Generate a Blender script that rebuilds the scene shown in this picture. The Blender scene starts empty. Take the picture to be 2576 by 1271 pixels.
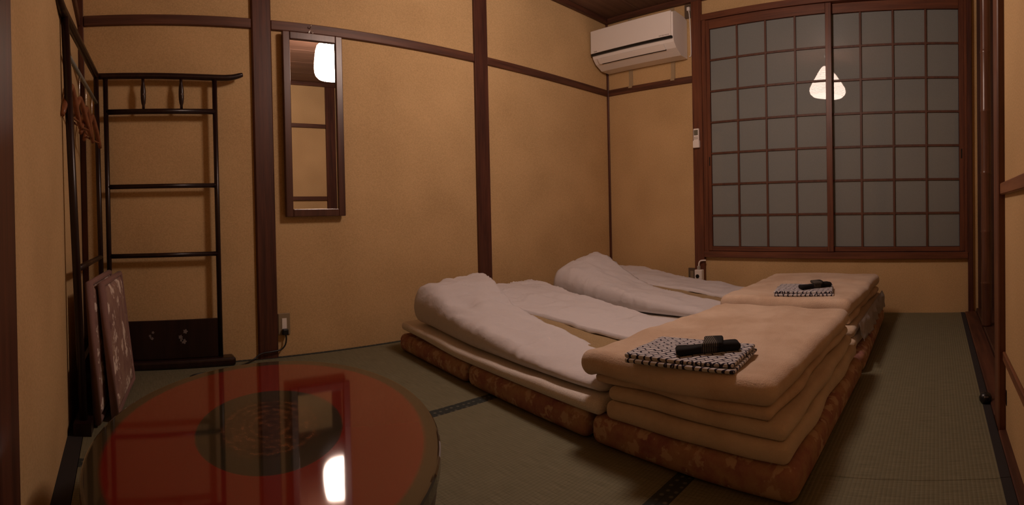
import bpy, bmesh, math, random
from mathutils import Vector, Matrix, noise
random.seed(7)
scene = bpy.context.scene
COL = scene.collection
PI = math.pi

# ------------------------------------------------------------------ camera
# the photograph is a swept panorama: a cylindrical projection, 113 degrees wide
FPX, CYPX, TX, TY, YAW, EYE = 1307.4376, 562.1856, -0.009823463, 0.021482417, -0.753454242, 0.74
cam_data = bpy.data.cameras.new('camera')
cam_data.type = 'PANO'
cam_data.clip_start = 0.01
pano = cam_data if hasattr(cam_data, 'central_cylindrical_range_u_min') else cam_data.cycles
pano.panorama_type = 'CENTRAL_CYLINDRICAL'
pano.central_cylindrical_range_u_min = -1288 / FPX
pano.central_cylindrical_range_u_max = 1288 / FPX
pano.central_cylindrical_range_v_min = (CYPX - 1271) / FPX
pano.central_cylindrical_range_v_max = CYPX / FPX
pano.central_cylindrical_radius = 1.0
camera = bpy.data.objects.new('camera', cam_data)
COL.objects.link(camera)
_c, _s = math.cos(YAW), math.sin(YAW)
Rz = Matrix(((_c, -_s, 0), (_s, _c, 0), (0, 0, 1)))
Rx = Matrix(((1, 0, 0), (0, math.cos(TX), -math.sin(TX)), (0, math.sin(TX), math.cos(TX))))
Ry = Matrix(((math.cos(TY), 0, math.sin(TY)), (0, 1, 0), (-math.sin(TY), 0, math.cos(TY))))
M = Rz @ Rx @ Ry
right, fwd, up = M.col[0], M.col[1], M.col[2]
mat4 = Matrix((right, up, -fwd)).transposed().to_4x4()
mat4.translation = (0, 0, EYE)
camera.matrix_world = mat4
scene.camera = camera

# ------------------------------------------------------------------ world, exposure
world = bpy.data.worlds.new('night')
scene.world = world
world.use_nodes = True
world.node_tree.nodes['Background'].inputs[0].default_value = (0.010, 0.012, 0.018, 1)
world.node_tree.nodes['Background'].inputs[1].default_value = 0.3
vs = scene.view_settings
vs.view_transform = 'Standard'
vs.look = 'None'
vs.gamma = 1.0
vs.use_curve_mapping = False
vs.exposure = 0.0
scene.cycles.max_bounces = 8          # a closed room: light paths end here
scene.cycles.diffuse_bounces = 5
scene.cycles.use_light_tree = False
scene.cycles.glossy_bounces = 4
scene.cycles.transmission_bounces = 1
scene.cycles.transparent_max_bounces = 2
scene.cycles.caustics_reflective = False
scene.cycles.caustics_refractive = False
LAMP_STRENGTH = 37.5
LAMP_COLOUR = (1.0, 0.735, 0.61)

# ------------------------------------------------------------------ room dimensions (metres)
YF, XW, XL, YR, ZC = 2.763, 3.799, -0.205, -0.215, 2.50
YB = -0.62                       # back of the alcove

# ------------------------------------------------------------------ materials
def mat(name, col, rough=0.6, spec=0.5, **kw):
    m = bpy.data.materials.new(name)
    m.use_nodes = True
    b = m.node_tree.nodes['Principled BSDF']
    b.inputs['Base Color'].default_value = (*col, 1)
    b.inputs['Roughness'].default_value = rough
    b.inputs['Specular IOR Level'].default_value = spec
    for k, v in kw.items():
        b.inputs[k].default_value = v
    return m

def N(m, typ, **kw):
    n = m.node_tree.nodes.new(typ)
    for k, v in kw.items():
        if k in n.inputs:
            n.inputs[k].default_value = v
        else:
            setattr(n, k, v)
    return n

def L(m, a, b):
    m.node_tree.links.new(a, b)

def bsdf(m):
    return m.node_tree.nodes['Principled BSDF']

def ramp(m, fac, stops):
    r = N(m, 'ShaderNodeValToRGB')
    el = r.color_ramp.elements
    while len(el) < len(stops):
        el.new(0.5)
    for e, (p, c) in zip(el, stops):
        e.position = p
        e.color = (*c, 1)
    L(m, fac, r.inputs['Fac'])
    return r.outputs['Color']

def coords(m, scale=(1, 1, 1), rot=(0, 0, 0), loc=(0, 0, 0), src='Object'):
    t = N(m, 'ShaderNodeTexCoord')
    mp = N(m, 'ShaderNodeMapping')
    mp.inputs['Scale'].default_value = scale
    mp.inputs['Rotation'].default_value = rot
    mp.inputs['Location'].default_value = loc
    L(m, t.outputs[src], mp.inputs['Vector'])
    return mp.outputs['Vector']

def bump(m, height, strength, dist=0.01):
    b = N(m, 'ShaderNodeBump')
    b.inputs['Strength'].default_value = strength
    b.inputs['Distance'].default_value = dist
    L(m, height, b.inputs['Height'])
    L(m, b.outputs['Normal'], bsdf(m).inputs['Normal'])

def noise_tex(m, vec, scale, detail=4, rough=0.6):
    n = N(m, 'ShaderNodeTexNoise')
    n.inputs['Scale'].default_value = scale
    n.inputs['Detail'].default_value = detail
    n.inputs['Roughness'].default_value = rough
    L(m, vec, n.inputs['Vector'])
    return n.outputs['Fac']

def plaster(name, a, b):
    m = mat(name, a, 0.92, 0.15)
    v = coords(m)
    f = noise_tex(m, v, 150, 2, 0.75)
    f2 = noise_tex(m, v, 3.0, 1, 0.5)
    mx = N(m, 'ShaderNodeMath', operation='ADD')
    mul = N(m, 'ShaderNodeMath', operation='MULTIPLY')
    mul.inputs[1].default_value = 0.55
    L(m, f2, mul.inputs[0]); L(m, f, mx.inputs[0]); L(m, mul.outputs[0], mx.inputs[1])
    L(m, ramp(m, mx.outputs[0], [(0.50, b), (0.95, a)]), bsdf(m).inputs['Base Color'])
    return m

def wood(name, a, b, rough=0.45, axis=2, scale=1.0, spec=0.45):
    m = mat(name, a, rough, spec)
    sc = [22 * scale] * 3
    sc[axis] = 1.3 * scale
    v = coords(m, tuple(sc))
    f = noise_tex(m, v, 1.6, 3, 0.65)
    L(m, ramp(m, f, [(0.34, b), (0.68, a)]), bsdf(m).inputs['Base Color'])
    return m

PLASTER = plaster('sand_plaster', (0.66, 0.465, 0.240), (0.50, 0.342, 0.168))
PILLAR_Z = wood('pillar_wood', (0.118, 0.040, 0.023), (0.050, 0.017, 0.012), 0.45, 2)
BEAM_X = wood('beam_wood_x', (0.140, 0.055, 0.030), (0.060, 0.022, 0.014), 0.5, 0)
BEAM_Y = wood('beam_wood_y', (0.140, 0.055, 0.030), (0.060, 0.022, 0.014), 0.5, 1)
REDWOOD_Z = wood('red_wood_z', (0.185, 0.064, 0.030), (0.095, 0.031, 0.017), 0.42, 2)
REDWOOD_Y = wood('red_wood_y', (0.190, 0.068, 0.032), (0.098, 0.034, 0.018), 0.42, 1)
MUNTIN = wood('muntin_wood', (0.125, 0.050, 0.027), (0.075, 0.028, 0.016), 0.5, 2)
LIGHTWOOD_X = wood('door_rail_wood', (0.30, 0.13, 0.055), (0.17, 0.065, 0.03), 0.45, 0)
LIGHTWOOD_Z = wood('door_post_wood', (0.19, 0.073, 0.035), (0.10, 0.037, 0.019), 0.45, 2)
ALCOVE_WOOD = wood('alcove_board', (0.090, 0.040, 0.024), (0.045, 0.019, 0.013), 0.5, 2)
CEIL_WOOD = wood('ceiling_board', (0.22, 0.125, 0.085), (0.15, 0.082, 0.055), 0.6, 0, 0.7)
LACQUER = wood('black_lacquer_wood', (0.026, 0.009, 0.007), (0.012, 0.004, 0.004), 0.33, 2, 1, 0.5)
MIRROR_WOOD = wood('mirror_frame_wood', (0.115, 0.046, 0.030), (0.060, 0.022, 0.015), 0.34, 2, 1, 0.6)

MIRROR = mat('mirror_glass', (0.93, 0.93, 0.92), 0.0, 0.5, Metallic=1.0)

PANE = mat('frosted_pane', (0.215, 0.245, 0.245), 0.55, 0.2)
bsdf(PANE).inputs['Coat Weight'].default_value = 0.75
bsdf(PANE).inputs['Coat Roughness'].default_value = 0.015
_f = noise_tex(PANE, coords(PANE), 420, 2, 0.7)
L(PANE, ramp(PANE, _f, [(0.3, (0.19, 0.215, 0.215)), (0.7, (0.245, 0.275, 0.275))]), bsdf(PANE).inputs['Base Color'])

def tatami_mat():
    m = mat('tatami_weave', (0.36, 0.31, 0.15), 0.75, 0.25)
    v = coords(m)
    w = N(m, 'ShaderNodeTexWave', wave_type='BANDS', bands_direction='Y')
    w.inputs['Scale'].default_value = 1.0 / 0.0125 * 0.314
    w.inputs['Distortion'].default_value = 0.25
    w.inputs['Detail'].default_value = 1
    L(m, v, w.inputs['Vector'])
    v2 = coords(m, (260, 12, 1))
    f = noise_tex(m, v2, 1.0, 2, 0.7)
    c1 = ramp(m, f, [(0.30, (0.145, 0.140, 0.085)), (0.72, (0.225, 0.215, 0.140))])
    c2 = ramp(m, w.outputs['Fac'], [(0.0, (0.84, 0.84, 0.84)), (0.30, (1, 1, 1))])
    mx = N(m, 'ShaderNodeMix', data_type='RGBA', blend_type='MULTIPLY')
    mx.inputs[0].default_value = 1
    L(m, c1, mx.inputs[6]); L(m, c2, mx.inputs[7])
    L(m, mx.outputs[2], bsdf(m).inputs['Base Color'])
    bump(m, w.outputs['Fac'], 0.22, 0.003)
    return m
TATAMI = tatami_mat()

def border_mat():
    m = mat('tatami_border_cloth', (0.035, 0.045, 0.045), 0.8, 0.2)
    vo = N(m, 'ShaderNodeTexVoronoi', feature='F1')
    vo.inputs['Scale'].default_value = 36
    vo.inputs['Randomness'].default_value = 0.25
    L(m, coords(m), vo.inputs['Vector'])
    L(m, ramp(m, vo.outputs['Distance'], [(0.14, (0.125, 0.125, 0.10)), (0.28, (0.036, 0.044, 0.042))]), bsdf(m).inputs['Base Color'])
    return m
BORDER = border_mat()
BORDER_PLAIN = mat('dark_border_cloth', (0.036, 0.033, 0.034), 0.85, 0.2)

def fabric(name, a, b, nscale=900, rough=0.95, bstr=0.25, sheen=0.25):
    m = mat(name, a, rough, 0.1)
    bsdf(m).inputs['Sheen Weight'].default_value = sheen
    f = noise_tex(m, coords(m), nscale, 2, 0.6)
    L(m, ramp(m, f, [(0.3, b), (0.7, a)]), bsdf(m).inputs['Base Color'])
    if bstr > 0.3:
        bump(m, f, bstr, 0.0015)
    return m
def duvet_mat(name, a):
    m = mat(name, a, 0.9, 0.1)
    v = coords(m, (1, 1, 1), (0, 0, 0.7))
    w1 = N(m, 'ShaderNodeTexNoise', noise_type='RIDGED_MULTIFRACTAL')
    w1.inputs['Scale'].default_value = 3.4
    w1.inputs['Detail'].default_value = 3
    w1.inputs['Distortion'].default_value = 0.8
    L(m, coords(m, (1.0, 2.6, 1.0), (0, 0, 0.7)), w1.inputs['Vector'])
    g = noise_tex(m, v, 28, 3, 0.6)
    ad = N(m, 'ShaderNodeMath', operation='MULTIPLY_ADD')
    ad.inputs[1].default_value = 0.25
    L(m, g, ad.inputs[0]); L(m, w1.outputs['Fac'], ad.inputs[2])
    bump(m, ad.outputs[0], 0.8, 0.016)
    return m
def fleece(name, a, b):
    m = mat(name, a, 1.0, 0.05)
    bsdf(m).inputs['Sheen Weight'].default_value = 0.35
    v = coords(m)
    f = noise_tex(m, v, 5.5, 4, 0.6)
    g = noise_tex(m, v, 210, 3, 0.7)
    L(m, ramp(m, f, [(0.36, b), (0.60, a)]), bsdf(m).inputs['Base Color'])
    bump(m, g, 0.75, 0.004)
    return m
WHITE_SHEET = fabric('white_cotton', (0.655, 0.635, 0.665), (0.605, 0.585, 0.615), 700, 0.9, 0.12, 0.1)
DUVET = duvet_mat('white_duvet_cotton', (0.665, 0.645, 0.675))
TOWEL_SHEET = fabric('white_pile_sheet', (0.80, 0.765, 0.73), (0.66, 0.62, 0.58), 200, 0.95, 0.8, 0.3)
FLEECE = fleece('tan_fleece', (0.76, 0.605, 0.475), (0.64, 0.475, 0.350))
FLEECE_PALE = fleece('beige_fleece', (0.72, 0.60, 0.47), (0.62, 0.50, 0.38))
OLIVE_BLANKET = fabric('olive_brown_blanket', (0.40, 0.29, 0.155), (0.30, 0.215, 0.11), 160, 1.0, 0.5, 0.2)

def floral(name, base, dark, flower, scale, warm):
    m = mat(name, base, 0.8, 0.2)
    v = coords(m)
    nz = noise_tex(m, v, scale * 0.55, 5, 0.65)
    c0 = ramp(m, nz, [(0.30, dark), (0.47, base), (0.60, warm), (0.72, dark)])
    vo = N(m, 'ShaderNodeTexVoronoi', feature='SMOOTH_F1')
    vo.inputs['Scale'].default_value = scale
    L(m, v, vo.inputs['Vector'])
    n2 = noise_tex(m, v, scale * 3.2, 2, 0.5)
    add = N(m, 'ShaderNodeMath', operation='ADD')
    L(m, vo.outputs['Distance'], add.inputs[0]); L(m, n2, add.inputs[1])
    msk = ramp(m, add.outputs[0], [(0.74, (1, 1, 1)), (0.84, (0, 0, 0))])
    mx = N(m, 'ShaderNodeMix', data_type='RGBA')
    L(m, msk, mx.inputs[0]); L(m, c0, mx.inputs[6])
    mx.inputs[7].default_value = (*flower, 1)
    L(m, mx.outputs[2], bsdf(m).inputs['Base Color'])
    return m
MATTRESS = floral('red_brown_floral', (0.36, 0.185, 0.145), (0.25, 0.095, 0.100), (0.52, 0.37, 0.26), 17, (0.43, 0.28, 0.18))
ZABUTON = floral('mauve_floral', (0.30, 0.185, 0.155), (0.21, 0.115, 0.105), (0.74, 0.63, 0.55), 14, (0.36, 0.24, 0.19))
ZABUTON_EDGE = fabric('mauve_cloth', (0.29, 0.17, 0.15), (0.24, 0.14, 0.125), 500, 0.9, 0.2, 0.1)

def table_mat():
    m = mat('red_lacquer_top', (0.17, 0.02, 0.014), 0.045, 0.62)
    v = coords(m)
    ln = N(m, 'ShaderNodeVectorMath', operation='LENGTH')
    sp = N(m, 'ShaderNodeVectorMath', operation='MULTIPLY')
    sp.inputs[1].default_value = (1 / TA_A, 1 / TA_B, 0)
    L(m, v, sp.inputs[0]); L(m, sp.outputs[0], ln.inputs[0])
    r = ln.outputs['Value']
    nz = noise_tex(m, v, 46, 5, 0.75)
    wv = N(m, 'ShaderNodeMath', operation='MULTIPLY'); wv.inputs[1].default_value = 120
    L(m, r, wv.inputs[0])
    sn = N(m, 'ShaderNodeMath', operation='SINE'); L(m, wv.outputs[0], sn.inputs[0])
    ad = N(m, 'ShaderNodeMath', operation='MULTIPLY_ADD'); ad.inputs[1].default_value = 0.05
    L(m, sn.outputs[0], ad.inputs[0]); L(m, nz, ad.inputs[2])
    motif = ramp(m, ad.outputs[0], [(0.36, (0.012, 0.010, 0.007)), (0.52, (0.045, 0.026, 0.014)), (0.66, (0.165, 0.065, 0.028))])
    zones = ramp(m, r, [(0.0, (0.080, 0.024, 0.016)), (0.24, (0.055, 0.026, 0.014)), (0.30, (0.030, 0.028, 0.018)), (0.432, (0.032, 0.030, 0.020)),
                        (0.442, (0.170, 0.018, 0.012)), (0.900, (0.175, 0.019, 0.012)), (0.925, (0.048, 0.038, 0.020)), (1.0, (0.042, 0.032, 0.018))])
    inner = ramp(m, r, [(0.28, (1, 1, 1)), (0.33, (0, 0, 0))])
    hf = N(m, 'ShaderNodeMath', operation='MULTIPLY'); hf.inputs[1].default_value = 0.7
    L(m, inner, hf.inputs[0])
    mx = N(m, 'ShaderNodeMix', data_type='RGBA')
    L(m, hf.outputs[0], mx.inputs[0]); L(m, zones, mx.inputs[6]); L(m, motif, mx.inputs[7])
    L(m, mx.outputs[2], bsdf(m).inputs['Base Color'])
    return m
TA_A, TA_B = 0.532, 0.360        # half axes of the oval table top
TABLE_TOP = table_mat()
TABLE_WOOD = wood('dark_table_wood', (0.055, 0.024, 0.018), (0.028, 0.012, 0.010), 0.35, 2)

def yukata_mat():
    m = mat('wave_print_cotton', (0.7, 0.7, 0.7), 0.9, 0.1)
    v = coords(m, (1, 1, 1), (0, 0, 0.8))
    br = N(m, 'ShaderNodeTexBrick')
    br.offset = 0.5
    br.inputs['Scale'].default_value = 19
    br.inputs['Mortar Size'].default_value = 0.048
    br.inputs['Mortar Smooth'].default_value = 0.25
    br.inputs['Brick Width'].default_value = 0.75
    br.inputs['Row Height'].default_value = 0.30
    br.inputs['Color1'].default_value = (0.62, 0.61, 0.64, 1)
    br.inputs['Color2'].default_value = (0.56, 0.55, 0.58, 1)
    br.inputs['Mortar'].default_value = (0.035, 0.032, 0.055, 1)
    n = N(m, 'ShaderNodeTexNoise'); n.inputs['Scale'].default_value = 30
    L(m, v, n.inputs['Vector'])
    sc = N(m, 'ShaderNodeVectorMath', operation='SCALE'); sc.inputs['Scale'].default_value = 0.018
    L(m, n.outputs['Color'], sc.inputs[0])
    ad = N(m, 'ShaderNodeVectorMath', operation='ADD')
    L(m, v, ad.inputs[0]); L(m, sc.outputs[0], ad.inputs[1])
    L(m, ad.outputs[0], br.inputs['Vector'])
    L(m, br.outputs['Color'], bsdf(m).inputs['Base Color'])
    return m
YUKATA = yukata_mat()

def obi_mat():
    m = mat('striped_black_sash', (0.012, 0.012, 0.014), 0.85, 0.2)
    w = N(m, 'ShaderNodeTexWave', wave_type='BANDS', bands_direction='Y')
    w.inputs['Scale'].default_value = 60
    L(m, coords(m), w.inputs['Vector'])
    sep = N(m, 'ShaderNodeSeparateXYZ')
    L(m, coords(m), sep.inputs[0])
    ab = N(m, 'ShaderNodeMath', operation='ABSOLUTE'); L(m, sep.outputs['Y'], ab.inputs[0])
    band = ramp(m, ab.outputs[0], [(0.020, (1, 1, 1)), (0.024, (0, 0, 0))])
    st = ramp(m, w.outputs['Fac'], [(0.45, (0, 0, 0)), (0.6, (1, 1, 1))])
    mu = N(m, 'ShaderNodeMath', operation='MULTIPLY'); L(m, band, mu.inputs[0]); L(m, st, mu.inputs[1])
    mx = N(m, 'ShaderNodeMix', data_type='RGBA')
    L(m, mu.outputs[0], mx.inputs[0])
    mx.inputs[6].default_value = (0.012, 0.012, 0.014, 1)
    mx.inputs[7].default_value = (0.15, 0.135, 0.115, 1)
    L(m, mx.outputs[2], bsdf(m).inputs['Base Color'])
    return m
OBI = obi_mat()

AC_WHITE = mat('white_plastic', (0.90, 0.87, 0.84), 0.35, 0.4)
PLASTIC_GREY = mat('grey_plastic', (0.40, 0.38, 0.34), 0.4, 0.4)
PLATE = mat('beige_wall_plate', (0.30, 0.235, 0.15), 0.45, 0.4)
PLATE_DARK = mat('brown_wall_plate', (0.13, 0.095, 0.065), 0.45, 0.4)
BLACK = mat('black_plastic', (0.012, 0.012, 0.013), 0.35, 0.5)
INK = mat('grey_ink', (0.33, 0.30, 0.28), 0.6, 0.2)
SCREEN = mat('grey_display', (0.16, 0.155, 0.12), 0.3, 0.5)
STRAP = mat('painted_metal_strap', (0.40, 0.31, 0.19), 0.5, 0.4)
CHROME = mat('bright_steel', (0.75, 0.73, 0.70), 0.18, 0.5, Metallic=1.0)
ROD = mat('grey_rod', (0.23, 0.24, 0.21), 0.4, 0.5)
HANGER_WOOD = wood('hanger_wood', (0.32, 0.125, 0.055), (0.21, 0.075, 0.035), 0.35, 1)
BAMBOO = wood('smoked_bamboo', (0.17, 0.072, 0.040), (0.085, 0.034, 0.022), 0.28, 2, 0.8, 0.6)
PETAL = mat('pearl_inlay', (0.20, 0.17, 0.17), 0.4, 0.5)
SHADE = bpy.data.materials.new('lit_paper_shade')
SHADE.use_nodes = True
_b = bsdf(SHADE)
_b.inputs['Base Color'].default_value = (0.8, 0.75, 0.68, 1)
_b.inputs['Roughness'].default_value = 0.9
_b.inputs['Emission Color'].default_value = (*LAMP_COLOUR, 1)
_b.inputs['Emission Strength'].default_value = LAMP_STRENGTH
SHADE.cycles.emission_sampling = 'FRONT'
RIB = mat('lamp_wire', (0.5, 0.42, 0.32), 0.7, 0.3)

# ------------------------------------------------------------------ mesh helpers
def tagged(o, label=None, cat=None, group=None, kind=None):
    if label: o['label'] = label
    if cat: o['category'] = cat
    if group: o['group'] = group
    if kind: o['kind'] = kind
    return o

def empty(name, loc=(0, 0, 0)):
    o = bpy.data.objects.new(name, None)
    o.location = loc
    o.empty_display_size = 0.1
    COL.objects.link(o)
    return o

def link(name, me, m, parent=None, smooth=False):
    o = bpy.data.objects.new(name, me)
    COL.objects.link(o)
    if m is not None and not me.materials:
        me.materials.append(m)
    if smooth:
        me.polygons.foreach_set('use_smooth', [True] * len(me.polygons))
    if parent is not None:
        o.parent = parent
        o.matrix_parent_inverse = parent.matrix_basis.inverted()
    return o

def put(name, bm, m, parent=None, smooth=False):
    me = bpy.data.meshes.new(name)
    bmesh.ops.recalc_face_normals(bm, faces=bm.faces)
    bm.to_mesh(me)
    bm.free()
    return link(name, me, m, parent, smooth)

def bbox(bm, lo, hi, bev=0.0, seg=1):
    lo, hi = Vector(lo), Vector(hi)
    r = bmesh.ops.create_cube(bm, size=1.0)
    vs_ = r['verts']
    c, d = (lo + hi) / 2, hi - lo
    for v in vs_:
        v.co = Vector((c.x + v.co.x * d.x, c.y + v.co.y * d.y, c.z + v.co.z * d.z))
    if bev > 0:
        es = list({e for v in vs_ for e in v.link_edges})
        bmesh.ops.bevel(bm, geom=es, offset=bev, segments=seg, affect='EDGES', profile=0.5)
    return bm

def box(name, lo, hi, m, parent=None, bev=0.003, seg=1):
    bm = bmesh.new()
    bbox(bm, lo, hi, bev, seg)
    return put(name, bm, m, parent)

def struct(o):
    o['kind'] = 'structure'
    return o

def tube_bm(bm, pts, r, n=10, closed=False, cap=True):
    pts = [Vector(p) for p in pts]
    rs = r if isinstance(r, (list, tuple)) else [r] * len(pts)
    rings = []
    up_ = None
    for i, p in enumerate(pts):
        a = pts[(i - 1) % len(pts)] if (i > 0 or closed) else p
        b = pts[(i + 1) % len(pts)] if (i < len(pts) - 1 or closed) else p
        t = (b - a).normalized()
        if up_ is None:
            up_ = t.orthogonal().normalized()
        up_ = (up_ - t * up_.dot(t))
        up_ = up_.normalized() if up_.length > 1e-6 else t.orthogonal().normalized()
        s = t.cross(up_)
        rings.append([bm.verts.new(p + (up_ * math.cos(2 * PI * k / n) + s * math.sin(2 * PI * k / n)) * rs[i]) for k in range(n)])
    m_ = len(rings)
    for i in range(m_ if closed else m_ - 1):
        a, b = rings[i], rings[(i + 1) % m_]
        for k in range(n):
            bm.faces.new((a[k], a[(k + 1) % n], b[(k + 1) % n], b[k]))
    if cap and not closed:
        bm.faces.new(rings[0][::-1])
        bm.faces.new(rings[-1])
    return bm

def spline(pts, k=8):
    pts = [Vector(p) for p in pts]
    out = []
    for i in range(len(pts) - 1):
        p0 = pts[max(i - 1, 0)]; p1 = pts[i]; p2 = pts[i + 1]; p3 = pts[min(i + 2, len(pts) - 1)]
        for j in range(k):
            t = j / k
            out.append(0.5 * ((2 * p1) + (p2 - p0) * t + (2 * p0 - 5 * p1 + 4 * p2 - p3) * t * t + (3 * p1 - p0 - 3 * p2 + p3) * t ** 3))
    out.append(pts[-1])
    return out

def tube(name, pts, r, m, parent=None, n=10, k=8, closed=False):
    bm = bmesh.new()
    tube_bm(bm, spline(pts, k) if k else pts, r, n, closed)
    return put(name, bm, m, parent, True)

def lathe(name, prof, centre, m, parent=None, n=40, axis=(0, 0, 1), smooth=True):
    bm = bmesh.new()
    q = Vector((0, 0, 1)).rotation_difference(Vector(axis)).to_matrix()
    rings = []
    for r, z in prof:
        if r < 1e-6:
            rings.append([bm.verts.new(Vector(centre) + q @ Vector((0, 0, z)))])
        else:
            rings.append([bm.verts.new(Vector(centre) + q @ Vector((r * math.cos(2 * PI * k / n), r * math.sin(2 * PI * k / n), z))) for k in range(n)])
    for a, b in zip(rings, rings[1:]):
        for k in range(n):
            k2 = (k + 1) % n
            if len(a) == 1 and len(b) == 1:
                continue
            if len(a) == 1:
                bm.faces.new((a[0], b[k], b[k2]))
            elif len(b) == 1:
                bm.faces.new((a[k], a[k2], b[0]))
            else:
                bm.faces.new((a[k], a[k2], b[k2], b[k]))
    return put(name, bm, m, parent, smooth)

def extrude_profile(name, prof, y0, y1, m, parent=None, smooth=False):
    """closed profile in (x, z) swept along y"""
    bm = bmesh.new()
    a = [bm.verts.new((x, y0, z)) for x, z in prof]
    b = [bm.verts.new((x, y1, z)) for x, z in prof]
    n = len(prof)
    for i in range(n):
        bm.faces.new((a[i], a[(i + 1) % n], b[(i + 1) % n], b[i]))
    bm.faces.new(a[::-1]); bm.faces.new(b)
    return put(name, bm, m, parent, smooth)

def sstep(a, b, x):
    t = min(1, max(0, (x - a) / (b - a)))
    return t * t * (3 - 2 * t)

def stops(length, r, step):
    """grid positions, denser within r of both ends"""
    ends = [0, 0.12 * r, 0.3 * r, 0.55 * r, 0.8 * r]
    n = max(2, int((length - 2 * r) / step))
    mid = [r + (length - 2 * r) * i / n for i in range(n + 1)]
    return ends + mid + [length - e for e in reversed(ends)]

def soft_slab(name, quad, T, m, parent=None, r=None, step=0.03, zfun=None, tfun=None, seed=0, wr=0.0, slit=None, vfun=None, wob=0.0):
    """rounded soft slab over a plan quad [foot-left, foot-right, head-right, head-left];
    zfun(x, y) lower surface height, tfun(x, y) thickness, wr wrinkle height,
    slit(b) -> (lo, hi) in 0..1 across the width: an opening in the upper sheet"""
    q = [Vector((p[0], p[1], 0)) for p in quad]
    W = ((q[1] - q[0]).length + (q[2] - q[3]).length) / 2
    Ln = ((q[3] - q[0]).length + (q[2] - q[1]).length) / 2
    r = min(r if r else T / 2, T / 2 * 0.999)
    B = stops(Ln, r, step)
    C = [0, 0.12 * r, 0.35 * r, 0.65 * r, r]
    C = C + ([T / 2] if T / 2 - r > 0.004 else []) + [T - c for c in reversed(C)]
    C = sorted(set(round(c, 5) for c in C))
    def cols(b):
        if slit is None:
            return stops(W, r, step), None
        lo, hi = slit(b / Ln)
        base = stops(W, r, step)
        h = len(base) // 2
        lo *= W; hi *= W
        left = [x / base[h] * lo for x in base[:h + 1]] if False else [x if x < r else r + (x - r) / (base[h] - r) * (lo - r) for x in base[:h + 1]]
        rest = base[h:]
        right_ = [x if x > W - r else hi + (x - rest[0]) / (W - r - rest[0]) * (W - r - hi) for x in rest]
        return left + right_, h
    A0, h = cols(0.0)
    nA, nB, nC = len(A0), len(B), len(C)
    bm = bmesh.new()
    grid = {}
    def vert(i, j, k):
        key = (i, j, k)
        if key in grid:
            return grid[key]
        b = B[j]
        a = cols(b)[0][i] if slit else A0[i]
        c = C[k]
        p = Vector((a, b, c))
        pin = Vector((min(max(a, r), W - r), min(max(b, r), Ln - r), min(max(c, r), T - r)))
        d = p - pin
        if d.length > 1e-9:
            p = pin + d.normalized() * r
        u, v_ = p.x / W, p.y / Ln
        w = (q[0] * (1 - u) + q[1] * u) * (1 - v_) + (q[3] * (1 - u) + q[2] * u) * v_
        z0 = zfun(w.x, w.y) if zfun else 0.0
        t = (tfun(w.x, w.y, -1 if i <= h else 1) if slit else tfun(w.x, w.y)) / T if tfun else 1.0
        z = z0 + p.z * t
        if wr:
            nn = noise.noise(Vector((w.x * 5.1 + seed * 3.7, w.y * 3.1, seed))) + 0.6 * noise.noise(Vector((w.x * 13 + seed, w.y * 8, seed + 5)))
            if slit:
                d1 = w.x * 0.75 + w.y * 0.66 + 0.05 * noise.noise(Vector((w.x * 6, w.y * 6, seed)))
                d2 = w.x * 0.66 - w.y * 0.75
                nn += 1.25 * (0.5 - abs(noise.noise(Vector((d1 * 22, d2 * 5, seed + 9))))) * (0.4 + sstep(1.4, 2.3, w.y))
            if slit:
                nn *= sstep(1.05, 1.40, w.y)
            z += wr * nn * (p.z / T)
            off = wr * 0.7 * noise.noise(Vector((w.x * 4, w.y * 4, z * 9 + seed)))
            w.x += off; w.y += off * 0.6
        if wob:
            w.x += wob * noise.noise(Vector((w.y * 4.3, z0 * 31, seed)))
            w.y += wob * noise.noise(Vector((w.x * 4.3, z0 * 31, seed + 7)))
        if slit and k == nC - 1:
            lo, hi = slit(b / Ln)
            if hi - lo > 1e-4:
                dist = min(abs(a - lo * W), abs(a - hi * W))
                z += (0.010 if i > h else -0.010) * math.exp(-(dist / 0.035) ** 2) * min(1, (hi - lo) * 12)
        g = bm.verts.new((w.x, w.y, z))
        grid[key] = g
        return g
    def quadf(*ks):
        vs_ = [vert(*k) for k in ks]
        if len(set(vs_)) == 4:
            try:
                bm.faces.new(vs_)
            except ValueError:
                pass
    for i in range(nA - 1):
        for j in range(nB - 1):
            quadf((i, j, 0), (i, j + 1, 0), (i + 1, j + 1, 0), (i + 1, j, 0))
            if slit and i == h:
                continue
            quadf((i, j, nC - 1), (i + 1, j, nC - 1), (i + 1, j + 1, nC - 1), (i, j + 1, nC - 1))
    for k in range(nC - 1):
        for i in range(nA - 1):
            quadf((i, 0, k), (i + 1, 0, k), (i + 1, 0, k + 1), (i, 0, k + 1))
            quadf((i, nB - 1, k), (i, nB - 1, k + 1), (i + 1, nB - 1, k + 1), (i + 1, nB - 1, k))
        for j in range(nB - 1):
            quadf((0, j, k), (0, j, k + 1), (0, j + 1, k + 1), (0, j + 1, k))
            quadf((nA - 1, j, k), (nA - 1, j + 1, k), (nA - 1, j + 1, k + 1), (nA - 1, j, k + 1))
    bmesh.ops.remove_doubles(bm, verts=bm.verts, dist=1e-5)
    if slit:
        be = [e for e in bm.edges if e.is_boundary]
        ex = bmesh.ops.extrude_edge_only(bm, edges=be)
        for v in ex['geom']:
            if isinstance(v, bmesh.types.BMVert):
                v.co.z -= 0.020 + (vfun(v.co.x, v.co.y) if vfun else 0.0)
    bmesh.ops.recalc_face_normals(bm, faces=bm.faces)
    return put(name, bm, m, parent, True)

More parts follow.
